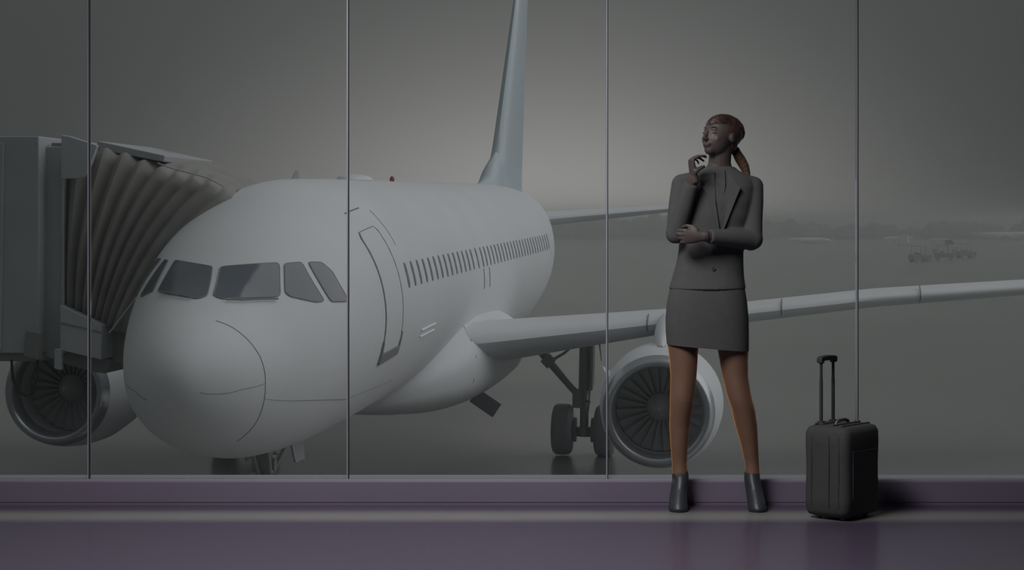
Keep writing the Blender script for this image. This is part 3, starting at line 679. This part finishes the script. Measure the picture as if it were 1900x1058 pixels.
def hair():
    mb = MB()
    mb.ball(H(0,.032,.030), (.0785,.092,.076), 32, 20, HM)
    mb.ball(H(0,.062,.024), (.066,.060,.064), 24, 16, HM)
    mb.ball(H(0,.050,-.02), (.056,.050,.060), 24, 16, HM)
    mb.ball(H(0,.090,-.004), (.030,.026,.030), 16, 10, HM)
    return remesh(mb, 'hair', M['hair'], bd, .0042, 5, .5)
hr = hair()
rnd = random.Random(2); st_ = MB()
for i in range(46):                                     # combed strands drawn back to the tie
    a = (i/45-.5)*2.6; j = rnd.uniform(-.02, .02)
    pts = []
    for t in np.linspace(0, 1, 9):
        el = -.55+t*2.75; x = math.sin(a)*math.cos(el-1.0+j)*.081; y = -.014+.11*math.sin(el-.45)+.005; z = .028+.086*math.cos(el-.45)*math.cos(a)
        n_ = Vector((x, y-.032, z-.030)); k = 1/math.sqrt((n_.x/.0785)**2+(n_.y/.104)**2+(n_.z/.076)**2+1e-9)
        pts.append(H(n_.x*k, .032+n_.y*k, .030+n_.z*k))
    st_.tube(pts, .0013, 5)
so = st_.build('hair_strands', M['hair'], hr); so['kind'] = 'stuff'
MB().tube([J(1366,284,.045), J(1375,298,.06), J(1383,312,.065), J(1388,326,.06), J(1390,338,.055)], [.020,.024,.022,.015,.004], 14).build('ponytail', mat('light_brown_hair', (.12,.072,.042), .45, bump=.5, bscale=80), hr)
MB().tube([J(1364,281,.04), J(1368,287,.05)], .021, 14).build('hair_tie', M['boot'], hr)

def jacket():
    mb = MB()
    rows = [(539,1311,71.5,.134),(515,1313,66,.118),(490,1316,62,.108),(468,1318,60,.105),(440,1322,62,.112),(405,1328,66,.122),(375,1330,68,.120),(350,1331,69,.100),(337,1331,66,.082),(327,1332,52,.070),(319,1333,36,.060),(312,1334,27,.056)]
    mb.loft([ell(J(u, v, .006), hw*K, hd, 32, 0, 0, .88) for v, u, hw, hd in reversed(rows)])
    for s_, e_, w_, r0, r1, cf in ((S_R, E_R, W_R, .050, .044, .88), (S_L, E_L, W_L, .048, .047, .86)):
        mb.ball(s_, .047, 24, 16); mb.tube([s_, s_.lerp(J(1332,333,.01), .6)], [.0465,.050], 20); mb.tube([s_, s_.lerp(e_, .3), s_.lerp(e_, .6), e_], [.047,.048,r0-.003,r1-.002], 24); mb.ball(e_, r1+.002)
        mb.tube([e_, e_.lerp(w_, .4), e_.lerp(w_, cf)], [r1,.041,.033], 18)
    mb.ball(J(1243,432,-.04), (.024,.035,.030)); mb.ball(J(1390,458,-.03), (.032,.04,.024))
    mb.tube([J(1317,318,.045), J(1333,312,.055), J(1352,318,.045)], .014, 10)
    # folds at the elbows and waist
    
    
    return remesh(mb, 'jacket', M['suit'], bd, .005, 12, .5)
jk = jacket()
for q in (-1, 1):
    MB().prism([J(1333+q*12,322,-.072), J(1333+q*34,352,-.108), J(1333+q*25,372,-.122), J(1331+q*3,432,-.128), J(1331+q*10,380,-.125)], (0,.012,0)).build('lapel', M['suit'], jk)
for v in (470, 500): MB().tube([J(1318,v,-.112),J(1318,v,-.104)], .009, 14).build('button', M['casep'], jk)
MB().prism([J(1326,318,-.062), J(1340,318,-.062), J(1340,345,-.098), J(1333,392,-.118), J(1326,345,-.098)], (0,.006,0)).build('blouse', M['suit'], jk)
sk_rows = [(520,1313,62,.112,0),(540,1311,69.5,.122,0),(565,1310.5,74,.125,0),(595,1310.5,76.5,.125,0),(620,1311,76.5,.120,-.03),(646.5,1312,75.5,.115,-.085)]
def skirt():
    outer = [ell(J(u, v, .005), hw*K, hd, 48, 0, tl, .78) for v, u, hw, hd, tl in sk_rows]
    inner = [ell(J(u, v, .005), hw*K-.006, hd-.006, 48, 0, tl, .78) for v, u, hw, hd, tl in reversed(sk_rows)]
    return MB().loft(outer+inner).build('skirt', M['suit'], bd, ang=60)
skirt()
def boot(sgn, uc, rows):
    rings = [ell(J(u, v, d), hw*K, hd, 24) for v, u, hw, d, hd in rows]
    o = remesh(MB().loft(rings).tube([J(rows[0][1],rows[0][0]+2,.02),J(rows[2][1],rows[2][0],.0)], .03, 14), 'ankle_boot', M['boot'], bd, .004, 3, .5)
    MB().loft([ell(J(uc,918,.062), .022, .026, 16), ell(J(uc,930,.066), .012, .013, 16), ell(J(uc,944.5,.068), .010, .010, 16)]).build('boot_heel', M['boot'], o)
    MB().loft([ell(J(rows[-1][1],943.5,rows[-1][3]), rows[-1][2]*K, rows[-1][4], 24), ell(J(rows[-1][1],945,rows[-1][3]), rows[-1][2]*K*.97, rows[-1][4]*.97, 24)]).build('sole', M['casep'], o)
boot(-1, 1262, [(872,1261,13.5,.022,.036),(882,1262,15.5,.022,.044),(892,1262,15.5,.018,.052),(905,1259.5,15,.010,.062),(918,1257,15.5,-.012,.070),(930,1255.5,17,-.045,.062),(939,1255,17.8,-.062,.060),(944,1255,17,-.062,.056)])
boot(1, 1396, [(872,1395.5,12.5,.022,.036),(882,1394.5,14.5,.022,.044),(892,1395,15,.018,.052),(905,1397,15.5,.010,.062),(918,1398.5,16,-.012,.070),(930,1399.5,16.8,-.045,.062),(939,1400,17,-.062,.060),(944,1400,16.5,-.062,.056)])

# ---------------------------------------------------------------- suitcase
case = empty('suitcase', (1.446, 8.372, 0), (0, 0, math.atan2(.21, .18)))
tag(case, 'small black fabric carry-on suitcase with its pull handle up, standing right of the woman', 'suitcase')
def rbox(lx, ly, z0, z1, rc, rz, m, name, parent, bulge=.0):
    rings = []
    zs = [(z0, -rz), (z0+rz*.3, -rz*.3), (z0+rz, 0)]+[(z0+(z1-z0)*t, bulge*math.sin(t*9)) for t in (.2,.32,.45,.58,.7,.8)]+[(z1-rz, 0), (z1-rz*.3, -rz*.3), (z1, -rz)]
    for z, ins in zs:
        a, b = lx/2+ins, ly/2+ins; r = []
        for cx, cy, a0 in ((a-rc, b-rc, 0), (-a+rc, b-rc, 90), (-a+rc, -b+rc, 180), (a-rc, -b+rc, 270)):
            for k in range(6): t = R(a0+k*18); r.append(Vector((cx+rc*math.cos(t), cy+rc*math.sin(t), z)))
        rings.append(r)
    return MB().loft(rings).build(name, m, parent, ang=50)
rbox(.288, .222, .010, .405, .035, .030, M['case'], 'case_body', case, .0012)
for y in (-.068, .068):
    mb = MB(); pts = []
    lx, zb, zt = .1440, .03, .4075
    for a, b in ((-lx,.06),(-lx,.36),(-lx+.012,.39),(-lx+.035,zt),(lx-.035,zt),(lx-.012,.39),(lx,.36),(lx,.06)): pts.append((a, y, b))
    mb.tube(pts, .0035, 8).build('piping', M['casep'], case)
for y in (-.02,):
    MB().tube([(a, y, b) for a, b in ((-.1455,.06),(-.1455,.36),(-.133,.39),(-.108,.4075),(.108,.4075),(.133,.39),(.1455,.36),(.1455,.06))], .0035, 8).build('zipper', M['casep'], case)
bevel(MB().box((-.10,-.1145,.09),(.10,-.109,.30)).build('front_pocket', M['case'], case, smooth=False), .004)
bevel(MB().box((-.085,.045,.402),(.055,.088,.412)).build('handle_plate', M['casep'], case, smooth=False), .004)
hx = (-.063, .037)
for x in hx:
    MB().tube([(x,.068,.40),(x,.068,.60)], .0078, 10).build('handle_pole', M['casep'], case)
    MB().tube([(x,.068,.58),(x,.068,.69)], .0066, 10).build('handle_pole', M['casep'], case)
    bevel(MB().box((x-.014,.055,.408),(x+.014,.082,.418)).build('pole_socket', M['casep'], case, smooth=False), .003)
bevel(MB().prism([(-.080,.054,.672),(-.080,.054,.695),(-.066,.054,.701),(-.013,.054,.705),(.040,.054,.701),(.054,.054,.695),(.054,.054,.672),(.036,.054,.676),(.024,.054,.681),(-.050,.054,.681),(-.062,.054,.676)], (0,.028,0)).build('handle_grip', M['casep'], case, smooth=False), .004)
for x in hx: MB().box((x-.010,.058,.670),(x+.010,.078,.692)).build('grip_collar', M['casep'], case, smooth=False)
MB().tube([(-.055,0,.404),(-.045,0,.418),(-.02,0,.424),(.02,0,.424),(.045,0,.418),(.055,0,.404)], .007, 10).build('carry_handle', M['chrome'], case)
t = MB().tube([(.078,-.01,.407),(.085,-.015,.413),(.095,-.02,.413)], .003, 6).build('tag_loop', M['chrome'], case)
bevel(MB().box((.085,-.03,.408),(.108,-.012,.414)).build('luggage_tag', M['chrome'], case, smooth=False), .002)
for x in (-.09, .09):
    for y in (-.06, .06):
        MB().tube([(x-.012,y,.011),(x+.012,y,.011)], .011, 14).build('wheel', M['tyre'], case)
